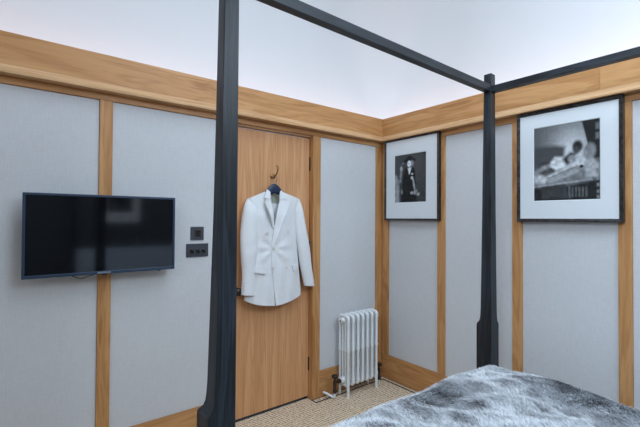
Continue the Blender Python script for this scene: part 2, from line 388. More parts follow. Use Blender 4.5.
prism_x('fascia_board', fas, ROOM_X0+.01, -.0002, 'oak_x', t1, x1b=True)
prism_x('moulding', mou, ROOM_X0+.01, -.0002, 'oaklight_x', t1, x1b=True)
prism_y('fascia_board', fas, -1.7005, -.0002, 'oak_y', t2, mitre=True)
prism_y('fascia_board', fas, ROOM_Y0+.01, -1.7015, 'oak_y', t2)
prism_y('moulding', mou, ROOM_Y0+.01, -.0002, 'oaklight_y', t2, mitre=True)
box('fascia_board', (ROOM_X0+.012, ROOM_Y0+.009, FAS_Z0), (-.04, ROOM_Y0+.031, FAS_Z1), 'oak_x', t3)
box('fascia_board', (ROOM_X0+.009, ROOM_Y0+.032, FAS_Z0), (ROOM_X0+.031, -.04, FAS_Z1), 'oak_y', t3)
# ceiling: flat, rounding down into the light cove behind the fascia; opening for the rooflight
def ceiling():
    """white lightwell: rounded corners, leaning in gently from the cove up to the rooflight"""
    x0, x1, y0, y1 = ROOM_X0-.24, .24, ROOM_Y0-.24, .24
    sec = [(0, 2.145, .78), (0, 2.35, .78), (.015, 2.55, .80), (.05, 2.75, .85), (.11, 2.95, .9), (.20, 3.15, .95), (.32, 3.32, 1.0), (.48, 3.47, 1.0), (.66, 3.57, .9), (LW_IN, LW_Z, .8), (LW_IN, LW_Z+.25, .8)]
    S = 14; bm = bmesh.new(); rows = []
    def loop(ins, z, r):
        out = []
        for cx_, cy_, a0 in ((x0+ins+r, y0+ins+r, math.pi), (x1-ins-r, y0+ins+r, 1.5*math.pi), (x1-ins-r, y1-ins-r, 0), (x0+ins+r, y1-ins-r, .5*math.pi)):
            for k in range(S+1):
                t = a0+math.pi/2*k/S; out.append(bm.verts.new((cx_+r*math.cos(t), cy_+r*math.sin(t), z)))
        return out
    rows = [loop(*q) for q in sec]; n = len(rows[0])
    for p, q in zip(rows, rows[1:]):
        for i in range(n): bm.faces.new((p[i], p[(i+1) % n], q[(i+1) % n], q[i]))
    bm.faces.new(rows[-1])
    lo = rows[0]                       # cove floor behind the fascia
    inn = []
    for v in lo:
        inn.append(bm.verts.new((min(max(v.co.x, ROOM_X0), 0), min(max(v.co.y, ROOM_Y0), 0), 2.145)))
    for i in range(n):
        try: bm.faces.new((lo[i], lo[(i+1) % n], inn[(i+1) % n], inn[i]))
        except ValueError: pass
    bmesh.ops.remove_doubles(bm, verts=bm.verts, dist=1e-5)
    return bm_obj('ceiling', bm, 'plaster', None, (-2, -2, 2.145), True)
tag(ceiling(), 'smooth white curved ceiling rising behind the oak fascia', 'ceiling', kind='structure')

# door lining (trim) and the door
t4 = empty('trim_4', (REV_R, 0, 0)); tag(t4, 'oak door lining around the plain oak door', 'trim', kind='structure')
box('jamb', (JAMB_L, -.0004, -.0005), (REV_L, .075, HEAD_Z0-.001), 'oak_z', t4, .0015)
box('jamb', (REV_R, -.0004, -.0005), (JAMB_R, .075, HEAD_Z0-.001), 'oak_z', t4, .0015)
box('lining_head', (REV_L+.0005, PAN+.0095, HEAD_Z0-.012), (REV_R-.0005, .075, HEAD_Z0-.0015), 'oak_x', t4, .001)
box('door_stop', (REV_L+.0005, .1035, 0), (REV_L+.03, .118, 2.06), 'oak_z', t4)
box('door_stop', (REV_R-.03, .1035, 0), (REV_R-.0005, .118, 2.06), 'oak_z', t4)
box('jamb_back', (REV_R, .0755, 0), (JAMB_R, .12, 2.06), 'oak_z', t4)
box('jamb_back', (JAMB_L, .0755, 0), (REV_L, .12, 2.06), 'oak_z', t4)
DY = .048
d1 = box('door_1', (REV_L+.003, DY, .020), (REV_R-.004, DY+.044, HEAD_Z0-.020), 'door_oak', None, .0015, origin=(REV_R, DY+.02, .01))
tag(d1, 'plain oak veneered door with the white jacket hung on it', 'door', kind='structure')
for z in (1.86, 1.19, .275):
    bm = bmesh.new(); bm_box(bm, (REV_R-.006, DY-.009, z-.05), (REV_R-.0005, DY+.001, z+.05), .0015)
    lathe(bm, (REV_R-.004, DY-.006, z-.054), (0, 0, 1), [(0, .0035), (.003, .005), (.105, .005), (.108, .0035)], 10)
    bm_obj('hinge', bm, 'black', d1, (REV_R, DY, z), True)
# turned bronze door knob
kx, kz = -1.425, .915
bm = bmesh.new(); lathe(bm, (kx, DY+.0005, kz), (0, -1, 0), [(0, .026), (.005, .026), (.008, .022), (.009, .010), (.028, .009), (.034, .016), (.042, .025), (.052, .027), (.060, .022), (.064, .010)], 20)
tag(bm_obj('door_knob', bm, 'bronze', d1, (kx, DY, kz), True), 'dark bronze door knob')

# ------------------------------------------------------------------ four-poster bed
XI_R, XI_L, YF, YH = -.376, -2.067, -1.24, -3.40     # inner planes of the posts
bed = empty('four_poster_bed', ((XI_R+XI_L)/2, (YF+YH)/2, 0))
tag(bed, 'tall black stained four poster bed with slim square posts and canopy rails', 'bed')
def post(sx, sy, xi, yi):
    """straight on the two inner faces, tapering on the two outer ones, swelling to a block near the bed rail"""
    prof = [(0, .096, .094), (.76, .096, .094), (.778, .0955, .093), (.786, .092, .089), (.792, .086, .083), (.80, .081, .077), (.815, .0765, .072), (.84, .074, .069), (.88, .072, .067), (1.45, .060, .058), (2.0, .054, .050), (2.317, .051, .046)]
    V = []
    for z, wd, wy in prof:
        V += [(xi, yi, z), (xi+sx*wd, yi, z), (xi+sx*wd, yi+sy*wy, z), (xi, yi+sy*wy, z)]
    Fc = [(3, 2, 1, 0)]; n = len(prof)
    for i in range(n-1):
        for k in range(4): Fc.append((i*4+k, i*4+(k+1) % 4, i*4+4+(k+1) % 4, i*4+4+k))
    Fc.append(tuple((n-1)*4+k for k in range(4)))
    bm = bmesh.new(); add_vf(bm, V, Fc)
    bmesh.ops.recalc_face_normals(bm, faces=bm.faces)
    es = [e for e in bm.edges if abs(e.verts[0].co.z-e.verts[1].co.z) > 1e-4 or e.verts[0].co.z > 2.29]
    bmesh.ops.bevel(bm, geom=es, offset=.0022, segments=2, profile=.5, affect='EDGES')
    return bm_obj('post', bm, 'ebony_z', bed, (xi, yi, 0))
post(1, 1, XI_R, YF); post(-1, 1, XI_L, YF); post(1, -1, XI_R, YH); post(-1, -1, XI_L, YH)
RZ0, RZ1 = 2.205, 2.248
def crail(lo, hi, mat): box('canopy_rail', lo, hi, mat, bed, .002)
crail((XI_L+.0005, YF+.002, RZ0), (XI_R-.0005, YF+.042, RZ1), 'ebony_x'); crail((XI_L+.0005, YH-.042, RZ0), (XI_R-.0005, YH-.002, RZ1), 'ebony_x')
crail((XI_R+.002, YH+.0005, 2.201), (XI_R+.047, YF-.0005, 2.239), 'ebony_y'); crail((XI_L-.047, YH+.0005, 2.201), (XI_L-.002, YF-.0005, 2.239), 'ebony_y')
box('foot_rail', (XI_L+.0005, YF+.03, .20), (XI_R-.0005, YF+.06, .40), 'ebony_x', bed, .003)
box('head_board', (XI_L+.0005, YH-.075, .20), (XI_R-.0005, YH-.005, 1.02), 'upholstery', bed, .02, seg=3, smooth=True)
box('side_rail', (XI_R+.03, YH+.0005, .20), (XI_R+.06, YF-.0005, .40), 'ebony_y', bed, .003)
box('side_rail', (XI_L-.06, YH+.0005, .20), (XI_L-.03, YF-.0005, .40), 'ebony_y', bed, .003)
box('slat_base', (XI_L-.029, YH-.018, .26), (XI_R+.029, YF+.029, .299), 'ebony_x', bed)
_a = math.radians(1.04); _p = Vector((XI_R, YF, 0)); bed.location = _p+Matrix.Rotation(_a, 3, 'Z') @ (bed.location-_p); bed.rotation_euler.z = _a   # the bed stands very slightly askew
mt = box('mattress', (XI_L+.060, YH+.06, .30), (XI_R-.040, YF-.028, .482), 'sheet', None, .04, seg=4, smooth=True)
tag(mt, 'white mattress lying under the mottled fur throw', 'mattress')

# fur throw: lumpy pelt sheet over the mattress with short strands standing on it
TX0, TX1, TY0, TY1 = XI_L+.045, XI_R-.012, YH+.25, YF-.003
def vnoise(x, y, s, seed):
    r = np.random.default_rng(seed); g = r.random((64, 64)); xs = x*s+100; ys = y*s+100
    i = np.floor(xs).astype(int); j = np.floor(ys).astype(int); fx = xs-i; fy = ys-j; fx = fx*fx*(3-2*fx); fy = fy*fy*(3-2*fy)
    G = lambda a, b: g[a % 64, b % 64]
    return (G(i, j)*(1-fx)+G(i+1, j)*fx)*(1-fy)+(G(i, j+1)*(1-fx)+G(i+1, j+1)*fx)*fy
def throw_surface(x, y):
    """rounded slab: returns z for plan positions inside the throw"""
    dx = np.minimum(x-TX0, TX1-x); dy = np.minimum(y-TY0, TY1-y); d = np.minimum(dx, dy)
    R = .055
    e = np.clip(1-d/R, 0, 1); drop = R*(1-np.sqrt(np.clip(1-e*e, 0, 1)))
    lump = (vnoise(x+.4*y, y, 4.5, 1)-.5)*.044+(vnoise(x+.5*y, y, 10, 2)-.5)*.022+(vnoise(x+.3*y, y*.4, 16, 3)-.5)*.008
    big = .020*np.exp(-((x+.45)**2+(y+1.62)**2)/.05)+.018*np.exp(-((x+.85)**2+(y+1.27)**2)/.04)-.006*np.exp(-((x+.42)**2+(y+1.27)**2)/.01)+.012*np.exp(-((x+1.35)**2+(y+1.45)**2)/.04)+.020*np.exp(-((x+1.22)**2+(y+1.26)**2)/.05)+.022*np.exp(-((x+1.68)**2+(y+1.30)**2)/.06)
    return .560+lump*np.clip(d/.12, .35, 1)+big-drop
NX, NY = 170, 190
def edge_space(a, b, n):                     # finer steps near the rounded edges
    t = np.linspace(0, 1, n); t = t-np.sin(4*np.pi*t)/(4*np.pi)*0-np.sin(2*np.pi*t)/(2*np.pi)*.75; return a+(b-a)*t
gx = edge_space(TX0, TX1, NX); gy = edge_space(TY0, TY1, NY)
XX, YY = np.meshgrid(gx, gy, indexing='ij'); ZZ = throw_surface(XX, YY)
V = [(XX[i, j], YY[i, j], ZZ[i, j]) for i in range(NX) for j in range(NY)]
Fc = [(i*NY+j, (i+1)*NY+j, (i+1)*NY+j+1, i*NY+j+1) for i in range(NX-1) for j in range(NY-1)]
rim = [i*NY for i in range(NX)]+[(NX-1)*NY+j for j in range(1, NY)]+[i*NY+NY-1 for i in range(NX-2, -1, -1)]+[j for j in range(NY-2, 0, -1)]
base = len(V)
for r in rim: V.append((V[r][0], V[r][1], .484))
for k in range(len(rim)):
    k2 = (k+1) % len(rim); Fc.append((rim[k2], rim[k], base+k, base+k2))
Fc.append(tuple(base+k for k in range(len(rim))))
thr = mesh_obj('fur_throw', V, Fc, 'fur', None, (-1.2, -2.3, .43), True)
tag(thr, 'mottled grey and white fur throw spread over the bed', 'throw')
def strands(n):
    # denser toward the foot of the bed; all over the top of the throw
    x = rng.uniform(TX0+.004, TX1-.002, n); y = TY1-.002-(TY1-TY0-.006)*rng.random(n)**1.5
    keep_edge = rng.random(n) < .12
    z = throw_surface(x, y)
    h = 1e-3
    nx_ = -(throw_surface(np.clip(x+h, TX0, TX1), y)-throw_surface(np.clip(x-h, TX0, TX1), y))/(2*h)
    ny_ = -(throw_surface(x, np.clip(y+h, TY0, TY1))-throw_surface(x, np.clip(y-h, TY0, TY1)))/(2*h)
    N = np.stack([nx_, ny_, np.ones(n)], 1); N = np.clip(N, -2.5, 2.5); N /= np.linalg.norm(N, axis=1)[:, None]
    ang = 2.2+(vnoise(x, y, 3.0, 5)-.5)*5+rng.normal(0, .45, n)
    lean = np.stack([np.cos(ang), np.sin(ang), np.zeros(n)], 1)
    ln = rng.uniform(.014, .030, n)[:, None]
    base = np.stack([x, y, z-.001], 1)
    mid = base+N*ln*.45+lean*ln*.25; tip = base+N*ln*.62+lean*ln*.8
    side = np.stack([-np.sin(ang), np.cos(ang), np.zeros(n)], 1)*rng.uniform(.0010, .0024, n)[:, None]
    Vs = np.stack([base-side, base+side, mid+side*.8, mid-side*.8, tip], 1).reshape(-1, 3)
    o3 = np.array([-1.2, -2.3, .43]); Vs = Vs-o3
    me = bpy.data.meshes.new('fur_pile'); me.vertices.add(n*5); me.vertices.foreach_set('co', Vs.ravel())
    k = np.arange(n)*5
    loops = np.stack([k, k+1, k+2, k+3, k+3, k+2, k+4], 1).ravel()
    me.loops.add(n*7); me.loops.foreach_set('vertex_index', loops)
    me.polygons.add(n*2); st = np.stack([np.arange(n)*7, np.arange(n)*7+4], 1).ravel()
    me.polygons.foreach_set('loop_start', st)
    me.update(calc_edges=True); me.validate()
    at_ = me.attributes.new('strand', 'FLOAT', 'POINT'); at_.data.foreach_set('value', np.repeat(rng.normal(0, .19, n), 5)+np.tile([-.12, -.12, 0, 0, .10], n))
    me.materials.append(M['fur_pile']); me.polygons.foreach_set('use_smooth', [True]*len(me.polygons))
    o = bpy.data.objects.new('fur_pile', me); COL.objects.link(o); place(o, Vector((-1.2, -2.3, .43)), thr); o['kind'] = 'stuff'
strands(230000)

# ------------------------------------------------------------------ television
TVX0, TVX1, TVZ0, TVZ1, TVY = -2.621, -1.890, 1.118, 1.5435, -.086
tv = empty('television', ((TVX0+TVX1)/2, -.03, TVZ0)); tag(tv, 'flat black television on a bracket on the fabric panelled wall', 'television')
BZ = .0125
bm = bmesh.new()
bm_box(bm, (TVX0, TVY, TVZ0), (TVX0+BZ, TVY+.03, TVZ1), .002); bm_box(bm, (TVX1-BZ, TVY, TVZ0), (TVX1, TVY+.03, TVZ1), .002)
bm_box(bm, (TVX0+BZ-.001, TVY, TVZ1-BZ), (TVX1-BZ+.001, TVY+.03, TVZ1), .002); bm_box(bm, (TVX0+BZ-.001, TVY, TVZ0), (TVX1-BZ+.001, TVY+.03, TVZ0+.0165), .002)
bm_obj('bezel', bm, 'tvbody', tv, ((TVX0+TVX1)/2, TVY, TVZ0))
box('screen', (TVX0+BZ-.002, TVY+.004, TVZ0+.014), (TVX1-BZ+.002, TVY+.012, TVZ1-BZ+.002), 'screen', tv)
box('back_shell', (TVX0+.006, TVY+.013, TVZ0+.006), (TVX1-.006, TVY+.036, TVZ1-.006), 'tvbody', tv, .006)
box('back_housing', (TVX0+.16, TVY+.0365, TVZ0+.05), (TVX1-.16, TVY+.056, TVZ1-.10), 'cable', tv, .006)
box('wall_bracket', (-2.36, TVY+.0565, 1.22), (-2.15, -.0005, 1.44), 'black', tv, .002)
box('badge', (-2.297, TVY-.001, TVZ0+.004), (-2.232, TVY-.0002, TVZ0+.0115), 'silver', tv, .0003)
box('receiver', (-2.275, TVY-.002, TVZ0-.006), (-2.248, TVY+.014, TVZ0-.0002), 'cable', tv, .002)
box('receiver', (-1.985, TVY+.003, TVZ0-.005), (-1.970, TVY+.014, TVZ0-.0002), 'bronze', tv, .001)
tube('cable', bez([(-2.42, -.055, 1.123), (-2.395, -.070, 1.110), (-2.366, -.078, 1.103), (-2.335, -.075, 1.112), (-2.29, -.06, 1.121)], 20), .0022, 'cable', tv, 8)

# ------------------------------------------------------------------ switch plates (on the fabric panel face at y = PAN)
def plate(name, x0, x1, z0, z1, label, cat):
    o = empty(name, ((x0+x1)/2, PAN, z0)); tag(o, label, cat, 'bronze wall plates by the door')
    box('plate', (x0, PAN-.0065, z0), (x1, PAN-.0003, z1), 'plate', o, .0015)
    return o
p1 = plate('socket_plate', -1.7615, -1.6755, 1.2815, 1.3665, 'square dark bronze wall plate above the wide switch plate', 'wall plate')
cx, cz = -1.7165, 1.3235
bm = bmesh.new(); bm_box(bm, (cx-.020, PAN-.009, cz-.022), (cx+.022, PAN-.0066, cz+.022), .001); bm_obj('insert', bm, 'bronze', p1, (cx, PAN, cz))
bm = bmesh.new()
bm_box(bm, (cx-.004, PAN-.0112, cz-.016), (cx+.001, PAN-.0091, cz+.016))
for dz in (-.014, 0, .014): bm_box(bm, (cx+.0005, PAN-.0110, cz+dz-.0022), (cx+.015, PAN-.0091, cz+dz+.0022))
bm_obj('bracket_mark', bm, 'black', p1, (cx, PAN, cz))
p2 = plate('switch_plate', -1.789, -1.644, 1.173, 1.2585, 'wide dark bronze plate with three toggle switches beside the door', 'switch')
for sx in (-1.7545, -1.7165, -1.6785):
    bm = bmesh.new(); lathe(bm, (sx, PAN-.0066, 1.2155), (0, -1, 0), [(0, .0115), (.004, .0115), (.006, .009)], 14)
    t_ = bm_obj('switch_collar', bm, 'bronze', p2, (sx, PAN, 1.2155), True)
    bm = bmesh.new(); lathe(bm, (sx, PAN-.0120, 1.2155), (0, -.85, -.5), [(0, .005), (.012, .0055), (.02, .0075), (.024, .006), (.026, .002)], 12)
    bm_obj('toggle', bm, 'black', t_, (sx, PAN-.012, 1.2155), True)

# ------------------------------------------------------------------ coat hook, hanger, jacket
hk = empty('coat_hook', (-1.140, DY, 1.735)); tag(hk, 'aged brass coat hook screwed to the oak door', 'hook')
bm = bmesh.new(); lathe(bm, (-1.138, DY-.0003, 1.738), (0, -1, 0), [(0, .018), (.003, .018), (.005, .014), (.007, .008)], 18)
bm_obj('rose', bm, 'brass', hk, (-1.138, DY, 1.738), True)
tube('arm', bez([(-1.138, DY-.005, 1.738), (-1.138, DY-.035, 1.733), (-1.138, DY-.065, 1.752), (-1.138, DY-.082, 1.785), (-1.138, DY-.076, 1.802)], 20), .0048, 'brass', hk, 10)
bm = bmesh.new(); lathe(bm, (-1.138, DY-.074, 1.797), (0, .1, 1), [(0, .003), (.003, .0075), (.008, .009), (.013, .0075), (.016, .002)], 14); bm_obj('ball_tip', bm, 'brass', hk, (-1.138, DY-.07, 1.8), True)
tube('prong', bez([(-1.138, DY-.005, 1.732), (-1.138, DY-.022, 1.722), (-1.138, DY-.036, 1.724), (-1.138, DY-.040, 1.736)], 16), .0042, 'brass', hk, 10)
bm = bmesh.new(); lathe(bm, (-1.138, DY-.040, 1.734), (0, 0, 1), [(0, .003), (.003, .0075), (.008, .009), (.013, .0075), (.016, .002)], 14); bm_obj('ball_tip', bm, 'brass', hk, (-1.138, DY-.04, 1.735), True)

HYC = DY-.062                              # hanger plane
hg = empty('coat_hanger', (-1.135, HYC, 1.60)); tag(hg, 'dark blue coat hanger holding the white jacket', 'hanger')
def hanger_body():
    top = [(252, 200.5), (256, 196.5), (262, 193.5), (266.5, 190), (269.5, 186), (274, 183.6), (278, 185.6), (281.2, 189.5), (285.5, 193.3), (291, 197), (294.5, 200.5)]
    bot = [(252.5, 203.5), (256, 200.5), (262, 198), (267, 196.5), (270.5, 195), (274, 193.5), (278, 194.5), (281, 196), (285, 197.5), (290.5, 200.5), (294, 203.5)]
    tp = bez([tuple(at_y(a, b, HYC)) for a, b in top], 60); bt = bez([tuple(at_y(a, b, HYC)) for a, b in bot], 60)
    bm = bmesh.new(); rows = []
    for a, b in zip(tp, bt):
        c = (a+b)/2; hh = (a-b)/2; row = []
        for k in range(12):
            an = 2*math.pi*k/12; row.append(bm.verts.new(c+hh*math.copysign(abs(math.cos(an))**.7, math.cos(an))+Vector((0, .011*math.sin(an), 0))))
        rows.append(row)
    for r, q in zip(rows, rows[1:]):
        for k in range(12): bm.faces.new((r[k], r[(k+1) % 12], q[(k+1) % 12], q[k]))
    bm.faces.new(rows[0]); bm.faces.new(rows[-1])
    bm_obj('hanger_body', bm, 'hanger', hg, (-1.135, HYC, 1.60), True)
hanger_body()
q = at_y(274, 184.5, HYC); hx, hz = q[0], q[2]
hy = DY-.028
tube('wire_hook', bez([(hx, HYC, hz-.006), (hx, HYC, hz+.012), (-1.127, (HYC+hy)/2, hz+.028), (-1.120, hy, 1.726), (-1.128, hy, 1.740), (-1.140, hy, 1.740), (-1.150, hy, 1.728), (-1.150, hy, 1.716)], 40), .0020, 'wire', hg, 8)

def curve2(pts, n=30):
    """smooth px curve sampled evenly"""
    c = bez([(a, b, 0) for a, b in pts], max(n*2, 40)); L = [0]
    for a, b in zip(c, c[1:]): L.append(L[-1]+(b-a).length)
    out = []; j = 0
    for k in range(n+1):
        s = L[-1]*k/n
        while j < len(L)-2 and L[j+1] < s: j += 1
        t = (s-L[j])/max(1e-9, L[j+1]-L[j]); v = c[j].lerp(c[j+1], min(1, t)); out.append((v.x, v.y))
    return out
BODY_L = [(247, 199), (250.5, 208), (251, 225), (251, 245), (249.5, 265), (246.5, 285), (244, 300.6)]
BODY_R = [(299.2, 199), (296, 209), (295.8, 225), (296.2, 238), (297.3, 250), (298.5, 266), (299.6, 279), (300.5, 288), (300.5, 295)]
def interp_edge(pts, py):
    c = np.array(pts); return np.interp(py, c[:, 1], c[:, 0])
def yfront(px, py, off=0.0):
    l = interp_edge(BODY_L, py); r = interp_edge(BODY_R, py); s = (px-(l+r)/2)/max(1, (r-l)/2)
    D = np.interp(py, [186, 196, 215, 245, 270, 306], [.020, .034, .056, .048, .052, .058])
    y = -.004-D*max(0.0, 1-abs(s)**2.4)**.5
    # soft folds: drape in the skirt, pull lines around the fastened button
    k = np.interp(py, [190, 215, 250, 306], [.0008, .0028, .0022, .0036])
    y += k*math.sin(px*.55+py*.05)+.6*k*math.sin(px*.31-py*.21+1.0)
    rr = math.hypot(px-273.5, py-249); th = math.atan2(py-249, px-273.5)
    y += .0040*math.sin(th*7+.6)*math.exp(-((rr-11)/9)**2)
    return y+off
def coons(left, right, nu, nv, off, top=None, bottom=None, yf=yfront):
    """px patch between a left and a right curve (same vertical sense) with optional bowed top and bottom"""
    L = curve2(left, nv); R = curve2(right, nv); P = []
    T = curve2(top, nu) if top else None; B = curve2(bottom, nu) if bottom else None
    for j in range(nv+1):
        v = j/nv; row = []
        for i in range(nu+1):
            u = i/nu; x = L[j][0]*(1-u)+R[j][0]*u; y = L[j][1]*(1-u)+R[j][1]*u
            if T:
                lx = L[0][0]*(1-u)+R[0][0]*u; ly = L[0][1]*(1-u)+R[0][1]*u; x += (T[i][0]-lx)*(1-v); y += (T[i][1]-ly)*(1-v)
            if B:
                lx = L[-1][0]*(1-u)+R[-1][0]*u; ly = L[-1][1]*(1-u)+R[-1][1]*u; x += (B[i][0]-lx)*v; y += (B[i][1]-ly)*v
            row.append((x, y))
        P.append(row)
    return [[tuple(at_y(x, y, yf(x, y, off))) for x, y in row] for row in P]
def curl(G, outer_left, c):
    nu = len(G[0]); return [[(p[0], p[1]-c*(((1-i/(nu-1)) if outer_left else i/(nu-1))**1.5)*min(1, (len(G)-1-j)/8), p[2]) for i, p in enumerate(r)] for j, r in enumerate(G)]
def sheet(name, G, mat, parent, thick, smooth=True):
    nv, nu = len(G), len(G[0]); V = [p for r in G for p in r]
    V2 = [(p[0], p[1]+thick, p[2]) for p in V]; N = len(V)
    Fc = []
    for j in range(nv-1):
        for i in range(nu-1):
            a = j*nu+i; Fc.append((a, a+nu, a+nu+1, a+1)); Fc.append((N+a, N+a+1, N+a+nu+1, N+a+nu))
    rim = [i for i in range(nu)]+[j*nu+nu-1 for j in range(1, nv)]+[(nv-1)*nu+i for i in range(nu-2, -1, -1)]+[j*nu for j in range(nv-2, 0, -1)]
    for k in range(len(rim)):
        a, b = rim[k], rim[(k+1) % len(rim)]; Fc.append((a, b, N+b, N+a))
    bm = bmesh.new(); add_vf(bm, V+V2, Fc)
    c = V[0]
    return bm_obj(name, bm, mat, parent, c, smooth)
jk = empty('suit_jacket', (-1.15, DY-.03, .79)); tag(jk, 'long white double breasted suit jacket hanging on the oak door', 'jacket')
FRONT_VL = [(268.5, 190.5), (269.5, 203), (274.2, 229), (273.8, 248), (273.0, 269), (274.9, 305.6)]
FRONT_VR = [(281, 191), (279.5, 203), (274.2, 229.5), (271.6, 247), (272.4, 269), (276.0, 305.6)]
sheet('front_panel', coons(BODY_L, FRONT_VL, 26, 60, .003, top=[(247, 199), (255, 195.8), (263, 192.5), (268.5, 190.5)], bottom=[(244, 300.6), (254.8, 304.4), (264.8, 305.7), (274.9, 305.8)]), 'jacket', jk, .003)
sheet('front_panel', coons(FRONT_VR, BODY_R, 26, 60, -.003, top=[(281, 191), (286, 193.4), (293, 196.2), (299.2, 199)], bottom=[(276.0, 305.8), (282, 304.4), (289, 301.8), (295, 298.8), (300.5, 295)]), 'jacket', jk, .003)
# back of the jacket: closes the body at its side seams
def yback(px, py, off=0.0):
    l = interp_edge(BODY_L, py); r = interp_edge(BODY_R, py); s = (px-(l+r)/2)/max(1, (r-l)/2)
    return -.002+.038*max(0.0, 1-abs(s)**3)**.5
sheet('back_panel', coons([(a+.4, b) for a, b in BODY_L], [(a-.4, b) for a, b in BODY_R], 40, 50, 0, top=[(247.4, 199.3), (262, 193), (268, 190.2), (274.5, 191.5), (281, 190.6), (287, 194), (298.8, 199.3)],
      bottom=[(244.4, 299.8), (260, 303), (275, 303.5), (290, 299.6), (300.1, 294.2)], yf=yback), 'jacket', jk, .003)
# inside seen in the V: neck lining, label and a white waistcoat front
def yflat(v): return lambda px, py, off=0.0: v+off
sheet('lining', coons([(269, 191.5), (270.5, 199), (272.5, 206)], [(280.8, 191.5), (280, 199), (279.2, 206)], 8, 10, 0, yf=yflat(.022)), 'lining', jk, .002)
sheet('maker_label', coons([(272.2, 196.5), (272.8, 203)], [(279.0, 196.5), (279.0, 203)], 4, 4, 0, yf=yflat(.019)), 'label', jk, .001)
sheet('inner_front', coons([(268, 203.5), (270, 214), (273, 234)], [(281, 203.5), (280, 214), (277, 234)], 10, 14, 0, yf=yflat(-.004)), 'jacket', jk, .003)
# lapels and collar
LAP = -.010
sheet('lapel', curl(coons([(264.3, 198.3), (263.2, 202.6), (267.8, 214.5), (272.6, 227.5)], [(270.4, 198.3), (271.6, 204), (273.6, 216), (274.4, 228.5)], 8, 24, -.004), True, .030), 'jacket', jk, .004)
sheet('lapel', curl(coons([(279.8, 199.3), (279.3, 203), (275.6, 221), (271.8, 246)], [(286.2, 199.6), (288.7, 203.6), (282.6, 221), (272.8, 247.5)], 8, 30, -.006), False, .010), 'jacket', jk, .004)
COLL = -.0125
ycol = lambda px, py, off=0.0: yfront(px, py, off)
sheet('collar', coons([(267.2, 189.2), (265.6, 193.5), (264.4, 197.6)], [(270.2, 191.6), (270.6, 195), (270.4, 199.2)], 6, 8, COLL), 'jacket', jk, .005)
sheet('collar', coons([(280.2, 191.8), (279.8, 195), (279.8, 199.6)], [(281.6, 190.2), (284.0, 194), (286.0, 198.9)], 6, 8, COLL), 'jacket', jk, .005)
# pocket flaps and breast pocket welt
sheet('pocket_flap', coons([(255.4, 266.6), (254.8, 273.0)], [(266.8, 267.4), (266.2, 274.0)], 10, 6, -.011), 'jacket', jk, .006)
sheet('pocket_flap', coons([(292.2, 265.4), (293.9, 271.8)], [(298.0, 264.6), (298.3, 270.6)], 8, 6, -.013), 'jacket', jk, .007)
sheet('breast_pocket_welt', coons([(284.6, 217.6), (285.0, 219.8)], [(292.4, 215.4), (292.6, 217.6)], 8, 3, -.004), 'jacket', jk, .003)
# buttons
for bx, by, rr in ((267.3, 233, .0085), (287.9, 232, .0085), (273.6, 248.8, .011), (272.9, 268.2, .010), (286.2, 267.8, .009)):
    yy = yfront(bx, by, -.0025); c = at_y(bx, by, yy)
    bm = bmesh.new(); lathe(bm, c, (0, -1, 0), [(0, rr*.8), (.0015, rr), (.004, rr), (.005, rr*.75), (.0042, rr*.55), (.0042, .001)], 16)
    bm_obj('button', bm, 'button', jk, c, True)
# sleeves: lofted tubes with creases, open at the cuff
def sleeve(rows, yc, ph):
    rows = np.array(rows); pys = rows[:, 0]; N = 46; S = 28; V = []; Fc = []
    ts = np.linspace(pys[0], pys[-1], N)
    # smooth interpolation through the rows
    lc = curve2([(r[1], r[0]) for r in rows], N-1); rc = curve2([(r[2], r[0]+(r[3] if len(r) > 3 else 0)) for r in rows], N-1)
    for k in range(N):
        f = k/(N-1); y = yc[0]*(1-f)+yc[1]*f
        a = Vector(at_y(*lc[k], y)); b = Vector(at_y(*rc[k], y)); c = (a+b)/2; h = (b-a)/2
        ry = min(.043, h.length*.72)
        if k < 6: ry *= .55+.45*k/6
        for s in range(S):
            an = 2*math.pi*s/S
            cr = 1+.035*math.sin(3*an+f*9+ph)*math.sin(f*math.pi)+.05*math.sin(f*34+ph+1.5*math.sin(an*2))*math.exp(-((f-.48)/.16)**2)*max(0, math.sin(an))
            V.append(c+h*math.cos(an)+Vector((0, -ry*math.sin(an)*cr, 0)))
    for k in range(N-1):
        for s in range(S):
            p, q_ = k*S+s, k*S+(s+1) % S; Fc.append((p, q_, q_+S, p+S))
    Fc.append(tuple(range(S)))
    base = (N-1)*S; n0 = len(V)       # turn the cuff inwards
    cen = sum((V[base+s] for s in range(S)), Vector())/S
    for s in range(S): V.append(cen+(V[base+s]-cen)*.93)
    for s in range(S): V.append(cen+(V[base+s]-cen)*.88+Vector((0, 0, .05)))
    for m_ in (base, n0):
        nx = n0 if m_ == base else n0+S
        for s in range(S):
            Fc.append((m_+s, m_+(s+1) % S, nx+(s+1) % S, nx+s))
    Fc.append(tuple(n0+S+s for s in range(S)))
    bm = bmesh.new(); add_vf(bm, V, Fc)
    o = bm_obj('sleeve', bm, 'jacket', jk, tuple(V[0]), True)
    return o
s1 = sleeve([(198.8, 247.5, 253), (203.8, 244.8, 256), (212, 243, 257.6), (221, 241.6, 258.4), (237.5, 240.4, 258), (256, 241, 256.2), (275, 242.2, 255.2), (294.8, 241.3, 255)], (-.006, -.024), 0.3)
s2 = sleeve([(198.8, 295.5, 299.2), (208.8, 295, 302.3), (227, 295.2, 305.4), (241, 296.6, 307.9), (252.5, 298.5, 309.6), (266, 300.4, 311), (285.5, 304.4, 313.8)], (-.006, -.018), 1.7)
for k in range(3):
    for px, py, y, s_ in ((244.2, 283+3.6*k, -.050, s1), (311.2, 274+3.4*k, -.044, s2)):
        c = at_y(px, py, y+.004); bm = bmesh.new(); lathe(bm, c, (0, -1, 0), [(0, .004), (.002, .005), (.004, .004)], 10); bm_obj('cuff_button', bm, 'button', s_, c, True)

